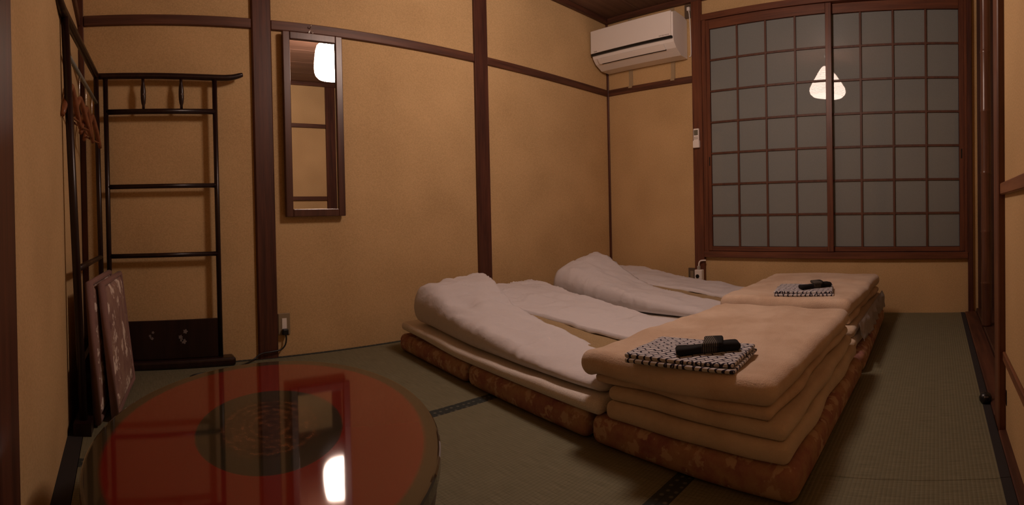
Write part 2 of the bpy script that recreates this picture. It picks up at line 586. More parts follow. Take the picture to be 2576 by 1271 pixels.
# ================================================================== THE ROOM
# ---- floor: tatami mats with cloth borders
floor = struct(box('floor', (XL - 0.1, YB - 0.1, -0.12), (XW + 0.1, YF + 0.1, -0.012), BEAM_X, None, 0))
rows = [(-0.200, 0.690, 1.415, BORDER_PLAIN, BORDER), (0.690, 1.640, 1.900, BORDER, BORDER), (1.640, YF - 0.002, 2.40, BORDER, BORDER)]
for (y0, y1, xs, b0, b1) in rows:
    for (x0, x1) in ((XL + 0.055, xs), (xs, XW)):
        t = box('tatami_mat', (x0 + 0.0008, y0 + 0.028, -0.012), (x1 - 0.0008, y1 - 0.028, 0.0), TATAMI, floor, 0.0012)
        box('border', (x0 + 0.0008, y0, -0.012), (x1 - 0.0008, y0 + 0.0295, 0.0012), b0, t, 0.0008)
        box('border', (x0 + 0.0008, y1 - 0.0295, -0.012), (x1 - 0.0008, y1, 0.0012), b1, t, 0.0008)
box('edge_strip', (XL, YR, -0.012), (XL + 0.054, YF, 0.001), BORDER_PLAIN, floor, 0.001)

# ---- ceiling boards
ceiling = struct(box('ceiling', (XL - 0.1, YB - 0.1, ZC + 0.02), (XW + 0.1, YF + 0.1, ZC + 0.08), CEIL_WOOD, None, 0))
nb = 9
for i in range(nb):
    y0 = YB + (YF - YB) * i / nb
    y1 = YB + (YF - YB) * (i + 1) / nb
    box('board', (XL, y0 + 0.002, ZC), (XW, y1 - 0.002, ZC + 0.021), CEIL_WOOD, ceiling, 0.003)

# ---- walls
struct(box('wall_front', (XL - 0.1, YF, -0.12), (XW + 0.1, YF + 0.1, ZC + 0.02), PLASTER, None, 0))
struct(box('wall_left', (XL - 0.1, YB - 0.1, -0.12), (XL, YF, ZC + 0.02), PLASTER, None, 0))
bm = bmesh.new()                     # window wall with its opening
WY0, WY1, WZ0, WZ1 = -0.225, 1.800, 0.400, 2.335
bbox(bm, (XW, WY1, -0.12), (XW + 0.1, YF, ZC + 0.02))
bbox(bm, (XW, YB - 0.1, -0.12), (XW + 0.1, WY0, ZC + 0.02))
bbox(bm, (XW, WY0, -0.12), (XW + 0.1, WY1, WZ0))
bbox(bm, (XW, WY0, WZ1), (XW + 0.1, WY1, ZC + 0.02))
struct(put('wall_window', bm, PLASTER))
bm = bmesh.new()                     # right wall: the alcove's back, its near cheek
bbox(bm, (XL, YB - 0.1, -0.12), (XW, YB, ZC + 0.02))
bbox(bm, (1.78, YB, -0.012), (1.84, YR - 0.05, ZC))
struct(put('wall_right', bm, PLASTER))

# ---- pillars, rails, mouldings
tn = [0]
def trim(lo, hi, m, bev=0.004):
    tn[0] += 1
    return struct(box('trim_%d' % tn[0], lo, hi, m, None, bev))
trim((0.734, YF - 0.022, -0.01), (0.845, YF + 0.02, ZC), PILLAR_Z, 0.006)
trim((2.262, YF - 0.022, -0.01), (2.378, YF + 0.02, ZC), PILLAR_Z, 0.006)
trim((XL, YF - 0.012, -0.01), (XL + 0.032, YF + 0.02, ZC), PILLAR_Z)
trim((XW - 0.012, YF - 0.018, -0.01), (XW + 0.01, YF + 0.01, ZC), PILLAR_Z)
NB, NT = 1.815, 1.869
for x0, x1 in ((XL + 0.032, 0.734), (0.845, 2.262), (2.378, XW - 0.012)):
    trim((x0, YF - 0.016, NB), (x1, YF + 0.01, NT), BEAM_X)
trim((XW - 0.014, 1.905, NB), (XW + 0.01, YF - 0.018, NT), BEAM_Y)
trim((XL - 0.01, 0.93, NB), (XL + 0.016, YF - 0.012, NT), BEAM_Y)
trim((XL, YF - 0.035, ZC - 0.045), (XW, YF, ZC), BEAM_X)                # ceiling mouldings
trim((XW - 0.035, YB, ZC - 0.045), (XW, YF - 0.035, ZC), BEAM_Y)
trim((XL, YB, ZC - 0.045), (XL + 0.035, YF - 0.035, ZC), BEAM_Y)
trim((XL + 0.035, YB, ZC - 0.045), (XW - 0.035, YB + 0.035, ZC), BEAM_X)
trim((XL - 0.01, 0.75, -0.01), (XL + 0.02, 0.905, ZC), PILLAR_Z)        # post at the photograph's left edge
trim((XW - 0.030, 1.813, 0.0), (XW + 0.02, 1.900, ZC), REDWOOD_Z)       # post beside the window
trim((XW - 0.030, -0.262, 0.0), (XW + 0.02, -0.226, ZC), PILLAR_Z)      # corner post beside the alcove
trim((XW - 0.010, YB, 0.0), (XW + 0.005, -0.300, ZC - 0.045), ALCOVE_WOOD)  # alcove end board
trim((1.840, YR - 0.07, -0.012), (XW - 0.03, YR + 0.014, 0.012), BEAM_X)    # threshold of the alcove
trim((XL + 0.02, YR - 0.07, -0.012), (1.72, YR + 0.014, 0.006), BEAM_X)     # threshold of the sliding door
trim((1.72, YR - 0.06, -0.012), (1.840, YR + 0.012, ZC), LIGHTWOOD_Z)       # door post
trim((1.840, YB, -0.012), (XW, YR - 0.07, 0.03), ALCOVE_WOOD)               # raised alcove floor
trim((2.56, YB, 0.03), (2.69, YB + 0.03, ZC - 0.045), PILLAR_Z)             # rails and post on the alcove's back wall
trim((2.06, YB, 1.93), (2.56, YB + 0.022, 1.98), BEAM_X)
trim((2.06, YB, 1.02), (2.56, YB + 0.022, 1.07), BEAM_X)
trim((2.03, YB, 1.02), (2.06, YB + 0.022, 1.98), PILLAR_Z)

# ---- sliding door beside the camera
door = struct(empty('door_1', (0.7, YR, 0)))
box('door_panel', (XL + 0.02, YR - 0.035, 0.006), (1.72, YR - 0.012, ZC - 0.05), PLASTER, door, 0.001)
box('rail', (XL + 0.02, YR - 0.012, 0.796), (1.735, YR + 0.004, 0.834), LIGHTWOOD_X, door)
box('rail', (XL + 0.02, YR - 0.012, 0.238), (1.72, YR - 0.002, 0.270), LIGHTWOOD_X, door)
box('finger_pull', (1.690, YR - 0.013, 0.095), (1.705, YR - 0.010, 0.145), BLACK, door, 0.001)

# ---- shoji window
window = struct(empty('window_1', (XW, 0.8, WZ0)))
def wpart(name, lo, hi, m, parent, bev=0.002):
    return box(name, lo, hi, m, parent, bev)
wpart('jamb', (XW - 0.022, 1.775, 0.40), (XW + 0.03, 1.813, 2.335), REDWOOD_Z, window)
wpart('jamb', (XW - 0.022, -0.226, 0.40), (XW + 0.03, -0.206, 2.335), REDWOOD_Z, window)
wpart('lintel', (XW - 0.030, -0.226, 2.292), (XW + 0.03, 1.813, 2.340), REDWOOD_Y, window)
wpart('sill', (XW - 0.034, -0.226, 0.398), (XW + 0.05, 1.813, 0.446), REDWOOD_Y, window)
SP, RW, ZT = 0.2425, 0.2476, 2.2175
def shoji(y_hi, y_lo, first, x, stile_hi, stile_lo):
    p = empty('sliding_panel', (x, (y_hi + y_lo) / 2, 0.446))
    p.parent = window
    p.matrix_parent_inverse = window.matrix_basis.inverted()
    zb, zt = 0.449, 2.290
    yh, yl = y_hi + stile_hi, y_lo - stile_lo
    d = 0.014
    wpart('stile', (x - d, y_hi, zb), (x + d, yh, zt), REDWOOD_Z, p)
    wpart('stile', (x - d, yl, zb), (x + d, y_lo, zt), REDWOOD_Z, p)
    z_lo = ZT - 7 * RW
    wpart('bottom_rail', (x - d, y_lo, zb), (x + d, y_hi, z_lo), REDWOOD_Y, p)
    wpart('top_rail', (x - d, y_lo, ZT), (x + d, y_hi, zt), REDWOOD_Y, p)
    n = 4
    dy = (y_hi - y_lo) / n
    for k in range(1, n):
        y = y_hi - k * dy
        wpart('muntin', (x - 0.009, y - 0.008, z_lo), (x + 0.004, y + 0.008, ZT), MUNTIN, p, 0.001)
    for j in range(1, 7):
        z = ZT - j * RW
        wpart('muntin', (x - 0.008, y_lo, z - 0.008), (x + 0.004, y_hi, z + 0.008), MUNTIN, p, 0.001)
    me = None
    for k in range(n):
        for j in range(7):
            yc, zc = y_hi - (k + 0.5) * dy, ZT - (j + 0.5) * RW
            if me is None:
                b = bmesh.new()
                bbox(b, (-0.003, -dy / 2 + 0.003, -RW / 2 + 0.003), (0.003, dy / 2 - 0.003, RW / 2 - 0.003))
                me = bpy.data.meshes.new('pane'); b.to_mesh(me); b.free(); me.materials.append(PANE)
            o = bpy.data.objects.new('pane', me)
            o.location = (x + 0.004, yc, zc)
            COL.objects.link(o)
            o.parent = p
            o.matrix_parent_inverse = p.matrix_basis.inverted()
    return p
pa = shoji(1.745, 0.808, 0, XW - 0.004, 0.030, 0.045)
pb = shoji(0.792, -0.168, 4, XW + 0.026, 0.040, 0.038)
box('finger_pull', (XW - 0.0195, 1.752, 1.13), (XW - 0.017, 1.762, 1.20), BLACK, pa, 0.001)
box('finger_pull', (XW + 0.0105, -0.190, 1.13), (XW + 0.0125, -0.180, 1.20), BLACK, pb, 0.001)

# ================================================================== THINGS
# ---- paper pendant lamp: the room's only light
LX, LY = 1.905, 1.20
lamp = tagged(empty('pendant_lamp', (LX, LY, 2.03)), 'white pleated paper pendant lamp glowing below the ceiling', 'lamp')
LAMP_PROF = [(0.060, 0.050, 2.046), (0.118, 0.110, 2.030), (0.158, 0.160, 2.040), (0.178, 0.188, 2.066), (0.188, 0.198, 2.098), (0.191, 0.193, 2.128), (0.192, 0.174, 2.160), (0.191, 0.148, 2.200), (0.188, 0.120, 2.240),
             (0.183, 0.093, 2.280), (0.172, 0.066, 2.312), (0.150, 0.044, 2.332), (0.100, 0.028, 2.343), (0.030, 0.014, 2.346)]
def lamp_ring(rx, ry, z, n=24, k=0.0):
    return [(LX + (rx + k) * math.cos(2 * PI * t / n), LY + (ry + k) * math.sin(2 * PI * t / n), z) for t in range(n)]
bm = bmesh.new()
rings = [[bm.verts.new(p) for p in lamp_ring(*q)] for q in LAMP_PROF]
for a, b in zip(rings, rings[1:]):
    for t in range(24):
        bm.faces.new((a[t], a[(t + 1) % 24], b[(t + 1) % 24], b[t]))
bm.faces.new(rings[0][::-1]); bm.faces.new(rings[-1])
put('shade', bm, SHADE, lamp, True)
bm = bmesh.new()
for (q0, q1) in zip(LAMP_PROF[2:-2], LAMP_PROF[3:-1]):
    for w in (0.25, 0.75):
        rx, ry, z = [q0[i_] * (1 - w) + q1[i_] * w for i_ in range(3)]
        tube_bm(bm, lamp_ring(rx, ry, z, 36, 0.0012), 0.0011, 5, True)
put('wire_ribs', bm, RIB, lamp, True)
tube('cord', [(LX, LY, 2.335), (LX, LY, ZC - 0.02)], 0.004, BLACK, lamp, 8, 1)
lathe('ceiling_rose', [(0.0, -0.03), (0.03, -0.03), (0.045, -0.012), (0.045, 0.0), (0.0, 0.0)], (LX, LY, ZC), PLASTIC_GREY, lamp, 24)

# ---- hanging mirror
mir = tagged(empty('wall_mirror', (1.083, YF, 0.775)), 'tall narrow mirror in dark brown wooden frame hanging by the thick pillar', 'mirror')
mx0, mx1, mz0, mz1, fw = 0.902, 1.262, 0.776, 1.806, 0.042
yb, yf = YF - 0.017, YF - 0.045
box('frame_side', (mx0, yf, mz0), (mx0 + fw, yb, mz1), MIRROR_WOOD, mir, 0.004, 2)
box('frame_side', (mx1 - fw, yf, mz0), (mx1, yb, mz1), MIRROR_WOOD, mir, 0.004, 2)
box('frame_top', (mx0 + fw, yf, mz1 - fw), (mx1 - fw, yb, mz1), MIRROR_WOOD, mir, 0.004, 2)
box('frame_bottom', (mx0 + fw, yf, mz0), (mx1 - fw, yb, mz0 + fw), MIRROR_WOOD, mir, 0.004, 2)
box('glass', (mx0 + fw - 0.004, yf + 0.012, mz0 + fw - 0.004), (mx1 - fw + 0.004, yf + 0.016, mz1 - fw + 0.004), MIRROR, mir, 0)
tube('hanging_ring', [(1.075 + 0.012 * math.cos(a * PI / 6), yf + 0.012, 1.812 + 0.012 * math.sin(a * PI / 6)) for a in range(12)], 0.002, CHROME, mir, 6, 0, True)
tube('nail', [(1.075, YF - 0.016, 1.842), (1.075, YF - 0.034, 1.846), (1.075, YF - 0.036, 1.856)], 0.0025, CHROME, mir, 6, 3)

# ---- folding kimono rack
rack = tagged(empty('kimono_rack', (0.1, 2.70, 0)), 'folding black lacquer kimono rack with turned spindles standing in the corner', 'kimono rack')
def bar(name, a, b, r, parent=rack, m=LACQUER, n=12):
    return tube(name, [a, b], r, m, parent, n, 0)
RY = 2.712
def upright(name, x, y, z0, z1, lean=(0, 0)):
    return bar(name, (x, y, z0), (x + lean[0], y + lean[1], z1), 0.0135)
upright('post', 0.514, RY, 0.03, 1.515)
upright('post', -0.062, RY, 0.03, 1.515)
tube('top_rail', [(-0.10, RY, 1.532), (0.20, RY, 1.529), (0.50, RY, 1.524), (0.60, RY, 1.527), (0.668, RY, 1.545)], [0.0165] * 24 + [0.016, 0.0155, 0.015, 0.0145, 0.014, 0.0135, 0.013, 0.012, 0.011], LACQUER, rack, 12, 8)
for z, rr in ((1.343, 0.0145), (0.951, 0.0125), (0.589, 0.0125)):
    bar('cross_rail', (-0.062, RY, z), (0.514, RY, z), rr)
for x in (0.135, 0.335):
    s = lathe('spindle', [(0.0, 1.352), (0.0075, 1.352), (0.0075, 1.375), (0.011, 1.385), (0.014, 1.41), (0.014, 1.45), (0.0115, 1.475), (0.008, 1.49), (0.008, 1.518), (0.0, 1.518)], (x, RY, 0), LACQUER, rack, 16)
    lathe('inlay', [(0.0, 0.0), (0.006, 0.0), (0.006, 0.002), (0.0, 0.002)], (x + 0.003, RY - 0.0125, 1.43), PETAL, s, 8, (0, -1, 0), False)
pan = box('lower_panel', (-0.050, RY - 0.008, 0.045), (0.502, RY + 0.008, 0.248), LACQUER, rack, 0.003)
box('foot', (-0.090, RY - 0.048, 0.0), (0.588, RY + 0.040, 0.045), LACQUER, rack, 0.014, 3)
for (cx, cz, sc) in ((0.315, 0.165, 1.0), (0.150, 0.175, 0.6)):       # painted blossoms on the lower panel
    bm = bmesh.new()
    for k, (dx, dz, rr) in enumerate(((0.012, 0.022, 0.011), (-0.014, -0.006, 0.010), (0.004, -0.030, 0.012), (-0.008, -0.022, 0.009))):
        c = Vector((cx + dx * sc, RY - 0.0092, cz + dz * sc))
        ring = [bm.verts.new(c + Vector((rr * sc * (1 + 0.25 * math.cos(5 * t * PI / 10)) * math.cos(t * PI / 10), 0, rr * sc * (1 + 0.25 * math.cos(5 * t * PI / 10)) * math.sin(t * PI / 10)))) for t in range(20)]
        bm.faces.new(ring)
    put('blossom', bm, PETAL, pan)
# the second leaf, turned along the left wall and leaning slightly on it
def lf(t, z):      # t 0 at the hinge, 1 at the near end
    return (-0.102 - 0.046 * t - 0.038 * (z / 1.5) * (0.2 + 0.8 * t), 2.690 - 0.80 * t, z)
bar('post', lf(0, 0.03), lf(0, 1.515), 0.0135)
bar('post', lf(1, 0.03), lf(1, 1.515), 0.0155)
tube('top_rail', [lf(-0.03, 1.532), lf(0.5, 1.528), lf(1.0, 1.526), lf(1.10, 1.530), lf(1.20, 1.552)], 0.0175, LACQUER, rack, 12, 8)
bar('cross_rail', lf(0, 0.589), lf(1, 0.589), 0.0125)
bm = bmesh.new()
for s in (-0.008, 0.008):
    for z in (0.045, 0.248):
        for t in (0.02, 0.98):
            p = Vector(lf(t, z)); p.x += s
            bm.verts.new(p)
bmesh.ops.convex_hull(bm, input=bm.verts)
put('lower_panel', bm, LACQUER, rack)
bm = bmesh.new()
p0, p1 = Vector(lf(-0.05, 0)), Vector(lf(1.06, 0))
for s in (-0.032, 0.032):
    for z in (0.0, 0.045):
        for p in (p0, p1):
            bm.verts.new((p.x + s, p.y, z))
bmesh.ops.convex_hull(bm, input=bm.verts)
put('foot', bm, LACQUER, rack)
tagged(tube('hanging_rod', [lf(0.02, 1.385), lf(0.98, 1.385)], 0.009, ROD, None, 12, 0), 'grey clothes rod across the top of the rack, carrying wooden hangers', 'rod')

# ---- wooden hangers on the rod
def hanger(t, twist, label, drop=0.0):
    c = Vector(lf(t, 1.385))
    h = tagged(empty('clothes_hanger', c), label, 'hanger', 'wooden clothes hangers on the rack')
    ax = Vector((math.cos(twist), math.sin(twist), 0))
    hook = [c + Vector((0, 0, -0.100)), c + Vector((0, 0, -0.050))]
    for a in range(-70, 200, 25):
        th = math.radians(a)
        hook.append(c + ax * (0.016 * math.cos(th)) + Vector((0, 0, 0.016 * math.sin(th) - 0.0045)))
    tube('hook', hook, 0.0018, CHROME, h, 6, 3)
    top = c + Vector((0, 0, -0.100))
    pts, rs = [], []
    for i in range(-8, 9):
        s = i / 8
        pts.append(top + ax * (0.130 * s) + Vector((0, 0, -0.135 * abs(s) ** 1.2 - 0.004)))
        rs.append(0.0125 - 0.004 * abs(s) ** 3)
    tube('shoulder_bar', pts, rs, HANGER_WOOD, h, 10, 0)
    tube('trouser_bar', [pts[1], pts[-2]], 0.005, HANGER_WOOD, h, 8, 0)
    return h
hanger(0.90, 1.40, 'nearest wooden clothes hanger on the rod, right behind the front post of the rack')
hanger(0.66, 1.30, 'second wooden clothes hanger from the front post of the rack')
hanger(0.44, 1.42, 'third wooden clothes hanger from the front post of the rack')
hanger(0.22, 1.32, 'wooden clothes hanger deepest in the corner, by the hinge of the rack')

# ---- floor cushions leaning on the rack
def cushion(bl, br, tl, tr, T, label):
    root = tagged(empty('floor_cushion', bl), label, 'cushion', 'floral floor cushions leaning on the rack')
    bl, br, tl, tr = map(Vector, (bl, br, tl, tr))
    nx = (br - bl).cross(tl - bl).normalized()
    bm = bmesh.new()
    nu, nv = 16, 18
    g = {}
    for side in (-1, 1):
        for i in range(nu + 1):
            for j in range(nv + 1):
                u, v = i / nu, j / nv
                p = (bl * (1 - u) + br * u) * (1 - v) + (tl * (1 - u) + tr * u) * v
                e = min(u, 1 - u, v, 1 - v)
                th = T / 2 * (0.62 + 0.38 * sstep(0, 0.22, e)) * (0.0 if e == 0 else 1)
                if e > 0:
                    p = p + nx * side * th + nx * 0.002 * noise.noise(p * 12)
                    g[(side, i, j)] = bm.verts.new(p)
                elif side == 1:
                    g[(1, i, j)] = g[(-1, i, j)]
                else:
                    g[(side, i, j)] = bm.verts.new(p)
        for i in range(nu):
            for j in range(nv):
                bm.faces.new((g[(side, i, j)], g[(side, i + 1, j)], g[(side, i + 1, j + 1)], g[(side, i, j + 1)]))
    put('cover', bm, ZABUTON, root, True)
    tube('piping', [bl, br, tr, tl], T * 0.40, ZABUTON_EDGE, root, 10, 0, True)
    return root
cushion((-0.100, 1.93, 0.020), (-0.030, 2.43, 0.020), (-0.122, 1.94, 0.530), (-0.060, 2.44, 0.530), 0.040, 'mauve floral floor cushion standing behind another one, against the rack')
cushion((-0.035, 1.98, 0.020), (0.040, 2.47, 0.020), (-0.078, 1.99, 0.520), (-0.012, 2.48, 0.520), 0.040, 'front mauve floral floor cushion with its printed face towards the table')

# ---- low lacquer table
TC, TA = Vector((0.314, 1.094, 0)), math.radians(64.9)
def tlocal(p):
    return Vector((TC.x + p[0] * math.cos(TA) - p[1] * math.sin(TA), TC.y + p[0] * math.sin(TA) + p[1] * math.cos(TA), p[2]))
table = tagged(empty('low_table', (TC.x, TC.y, 0)), 'low red lacquer table with olive rim and dark centre medallion', 'table')
table.rotation_euler = (0, 0, TA)
def oval(name, prof, m, smooth=True, n=96):
    bm = bmesh.new()
    rings = []
    for (k, z, ins) in prof:
        rings.append([bm.verts.new(((TA_A * k + ins) * math.cos(2 * PI * t / n), (TA_B * k + ins) * math.sin(2 * PI * t / n), z)) for t in range(n)])
    for a, b in zip(rings, rings[1:]):
        for t in range(n):
            bm.faces.new((a[t], a[(t + 1) % n], b[(t + 1) % n], b[t]))
    bm.faces.new(rings[0][::-1])
    bm.faces.new(rings[-1])
    bmesh.ops.recalc_face_normals(bm, faces=bm.faces)
    me = bpy.data.meshes.new(name); bm.to_mesh(me); bm.free()
    me.materials.append(m)
    o = bpy.data.objects.new(name, me); COL.objects.link(o)
    o.parent = table
    return o
oval('table_top', [(1, 0.270, -0.004), (1, 0.274, 0.0), (1, 0.296, 0.0), (1, 0.2995, -0.003), (1, 0.300, -0.006)], TABLE_TOP)
oval('apron', [(0.97, 0.205, -0.01), (0.975, 0.225, 0.0), (0.985, 0.27, 0.0)], TABLE_WOOD)
for a in (45, 135, 225, 315):
    th = math.radians(a)
    cx, cy = TA_A * 0.78 * math.cos(th), TA_B * 0.78 * math.sin(th)
    bm = bmesh.new()
    bbox(bm, (cx - 0.028, cy - 0.028, 0.0), (cx + 0.028, cy + 0.028, 0.206), 0.006, 2)
    for v in bm.verts:
        k = 0.72 + 0.28 * v.co.z / 0.206
        v.co.x = cx + (v.co.x - cx) * k; v.co.y = cy + (v.co.y - cy) * k
    me = bpy.data.meshes.new('leg'); bm.to_mesh(me); bm.free(); me.materials.append(TABLE_WOOD)
    o = bpy.data.objects.new('leg', me); COL.objects.link(o); o.parent = table

# ---- bedding
def lerp(a, b, t):
    return a + (b - a) * t
def sub(quad, u0, u1, v0, v1):
    q = [Vector((p[0], p[1], 0)) for p in quad]
    def at(u, v):
        p = (q[0] * (1 - u) + q[1] * u) * (1 - v) + (q[3] * (1 - u) + q[2] * u) * v
        return (p.x, p.y)
    return [at(u0, v0), at(u1, v0), at(u1, v1), at(u0, v1)]

QA = [(1.225, 0.350), (2.290, 0.335), (2.500, 2.590), (1.505, 2.565)]
QB = [(2.345, 0.335), (3.500, 0.360), (3.640, 2.600), (2.600, 2.590)]
TM = 0.096
FOOT = 1.005                     # where the spread blankets end and the futons show

def edge(Q, side, y):            # x of the left (0) or right (1) long edge of a bed at y
    a, b = (Q[0], Q[3]) if side == 0 else (Q[1], Q[2])
    return lerp(a[0], b[0], (y - a[1]) / (b[1] - a[1]))

def mattress(Q, who, seed):
    mt = tagged(empty('folding_mattress', (*Q[0], 0)), 'red brown floral folding mattress under the bedding %s' % who, 'mattress', 'folding floral mattresses')
    for k, (v0, v1) in enumerate(((0.0, 0.318), (0.325, 0.664), (0.671, 1.0))):
        soft_slab('section', sub(Q, 0, 1, v0, v1), TM - 0.002, MATTRESS, mt, 0.034, 0.05, lambda x, y: 0.0015, None, seed + k, 0.0025)

def futon(Q, label, seed):
    q = [(edge(Q, 0, FOOT) - 0.004, FOOT), (edge(Q, 1, FOOT) + 0.004, FOOT), (Q[2][0] - 0.012, Q[2][1] - 0.03), (Q[3][0] + 0.002, Q[3][1] - 0.02)]
    o = soft_slab('futon', q, 0.048, TOWEL_SHEET, None, 0.023, 0.03, lambda x, y: TM + 0.001 + 0.022 * sstep(1.9, 2.45, y), None, seed, 0.005)
    return tagged(o, label, 'futon', 'white sheeted futons on the mattresses')

class Duvet:
    def __init__(s, Q, xl, xr, slit, lift, peak, wide, seed, inset):
        s.slit, s.lift, s.peak, s.wide, s.seed = slit, lift, peak, wide, seed
        s.q = [(edge(Q, 0, FOOT) + inset, FOOT + 0.004), (edge(Q, 1, FOOT) - 0.05, FOOT + 0.004), (xr, 2.480), (xl, 2.450)]
    def base(s, x, y):
        return TM + 0.058 + 0.026 * sstep(1.85, 2.45, y)
    def uv(s, x, y):
        q = s.q
        v = (y - q[0][1]) / (q[3][1] - q[0][1])
        a, b = lerp(q[0][0], q[3][0], v), lerp(q[1][0], q[2][0], v)
        return (x - a) / (b - a), v
    def up(s, x, y):                 # how much the near flap stands above the far one
        u, v = s.uv(x, y)
        lo, hi = s.slit(min(1, max(0, v)))
        k = sstep(0.38, 0.98, v)
        ridge = max(0.0, 1 - max(0.0, lo - 0.03 - u) / s.wide)
        return k * (s.lift * sstep(-0.02, 0.10, u) + s.peak * ridge ** 0.8 * sstep(0.60, 0.97, v))
    def thick(s, x, y, side=1):
        t = 0.043 + 0.065 * sstep(1.12, 1.95, y) + 0.035 * sstep(1.8, 2.35, y)
        if side < 0:
            t += s.up(x, y)
        return t
    def build(s, label):
        o = soft_slab('duvet', s.q, 0.10, DUVET, None, 0.048, 0.017, s.base, s.thick, s.seed, 0.015, s.slit, s.up)
        tagged(o, label, 'duvet', 'white duvets with slit covers')
        # the olive-brown quilt that shows through the opening
        q = [Vector((p[0], p[1], 0)) for p in s.q]
        bm = bmesh.new()
        rows_ = []
        for j in range(0, 61):
            v = 0.01 + 0.66 * j / 60
            lo, hi = s.slit(v)
            lo -= 0.06; hi += 0.06
            row = []
            for i in range(0, 19):
                u = lo + (hi - lo) * i / 18
                p = (q[0] * (1 - u) + q[1] * u) * (1 - v) + (q[3] * (1 - u) + q[2] * u) * v
                z = s.base(p.x, p.y) + s.thick(p.x, p.y) - 0.009 + 0.006 * noise.noise(Vector((p.x * 9, p.y * 9, s.seed)))
                row.append(bm.verts.new((p.x, p.y, z)))
            rows_.append(row)
        for a, b in zip(rows_, rows_[1:]):
            for i in range(len(a) - 1):
                bm.faces.new((a[i], a[i + 1], b[i + 1], b[i]))
        k = put('inner_quilt', bm, OLIVE_BLANKET, o, True)
        k['label'] = 'olive brown quilt inside the slit'
        return o

def slitA(v):
    # v 0 at the foot end of the duvet, 1 at its head
    c = 0.430 - 0.02 * sstep(0.1, 0.62, v) + 0.09 * sstep(0.60, 1.0, v) + 0.006 * math.sin(16 * v)
    w = 0.100 * max(0.0, 1 - v / 0.62) ** 0.85 + 0.003
    return (c - w * 1.15, c + w * 0.85)
def slitB(v):
    c = 0.435 + 0.05 * sstep(0.5, 1.0, v) + 0.006 * math.sin(13 * v + 1)
    w = 0.105 * max(0.0, 1 - v / 0.68) ** 0.80 + 0.003
    return (c - w, c + w)

mattress(QA, 'nearest the table', 1)
mattress(QB, 'below the window', 21)
futA = futon(QA, 'white sheeted futon on the mattress nearest the table', 12)
futB = futon(QB, 'white sheeted futon on the mattress below the window', 32)
Duvet(QA, 1.525, 2.478, slitA, 0.034, 0.058, 0.50, 4, 0.035).build('white duvet with open slit on the bed nearest the table')
Duvet(QB, 2.655, 3.640, slitB, 0.034, 0.105, 0.52, 24, 0.150).build('white duvet with sharply peaked head end on the bed below the window')

# blankets spread under and folded over the foot of each bed
def foot_blankets(Q, seed, x_l, x_r, y0, y1l, y1r, top, who):
    sp = tagged(empty('spread_blanket', (Q[0][0], y0, TM)), 'pale beige blanket spread over the foot of the bed %s' % who, 'blanket', 'pale blankets spread under the folded ones')
    for k, (z, T, e) in enumerate(((TM + 0.001, 0.058, 0.006), (TM + 0.0595, 0.043, 0.018))):
        low = [(Q[0][0] + e, y0 - 0.042 + e), (Q[1][0] - e, y0 - 0.050 + e), (edge(Q, 1, FOOT) - e, FOOT - 0.018), (edge(Q, 0, FOOT) + e * 0.6, FOOT - 0.018)]
        soft_slab('layer', low, T, FLEECE_PALE, sp, 0.024, 0.03, lambda x, y, z=z: z, None, seed + k, 0.007, wob=0.016)
    fb = tagged(empty('folded_blanket', (x_l, y0, TM + 0.104)), 'thick tan fleece blanket folded over the foot of the bed %s' % who, 'blanket', 'folded tan fleece blankets')
    zb = TM + 0.105
    t1 = (top - zb) * 0.33
    lowq = [(x_l + 0.018, y0 + 0.004), (x_r - 0.02, y0 - 0.008), (x_r, y1r - 0.035), (x_l + 0.098, y1l - 0.055)]
    soft_slab('fold', lowq, t1, FLEECE, fb, 0.024, 0.026, lambda x, y: zb, None, seed + 5, 0.006, wob=0.024)
    upq = [(x_l, y0 - 0.004), (x_r, y0 - 0.012), (x_r + 0.012, y1r), (x_l + 0.055, y1l)]
    def uz(x, y):
        d = min(max(0.0, x - (x_l + 0.02)), max(0.0, y1l - 0.03 - y)) if y > y0 + 0.1 else 1.0
        return zb + t1 + 0.001 - 0.018 * math.exp(-(d / 0.04) ** 2) * sstep(y0 + 0.1, y0 + 0.35, y)
    def ut(x, y):
        d = min(max(0.0, x - (x_l + 0.02)), max(0.0, y1l - 0.03 - y)) if y > y0 + 0.1 else 1.0
        return (top - zb - t1) + 0.016 * math.exp(-(d / 0.05) ** 2) * sstep(y0 + 0.1, y0 + 0.35, y)
    soft_slab('fold', upq, top - zb - t1, FLEECE, fb, 0.037, 0.022, uz, ut, seed + 8, 0.012, wob=0.012)
foot_blankets(QA, 31, 1.238, 2.300, 0.405, 1.085, 1.020, 0.312, 'nearest the table')
foot_blankets(QB, 41, 2.420, 3.540, 0.410, 1.110, 1.130, 0.318, 'below the window')

# crumpled sheet edges sticking out at the foot of the far bed
def ruffle(x0, x1, y, z, seed, parent):
    bm = bmesh.new()
    g = []
    nx, nz = 46, 12
    for i in range(nx + 1):
        col_ = []
        for j in range(nz + 1):
            u, v = i / nx, j / nz
            x = lerp(x0, x1, u)
            a = noise.noise(Vector((x * 11, v * 1.6, seed)))
            b = noise.noise(Vector((x * 19, v * 3.0, seed + 4)))
            col_.append(bm.verts.new((x + 0.02 * b, y - 0.030 * v - 0.028 * a * v, z - 0.085 * v + 0.022 * b * v + 0.012 * math.sin(v * PI))))
        g.append(col_)
    for i in range(nx):
        for j in range(nz):
            bm.faces.new((g[i][j], g[i + 1][j], g[i + 1][j + 1], g[i][j + 1]))
    bmesh.ops.solidify(bm, geom=bm.faces, thickness=0.003)
    return put('crumpled_sheet_edge', bm, WHITE_SHEET, parent, True)
ruffle(2.40, 3.46, 0.372, 0.215, 2, futB)

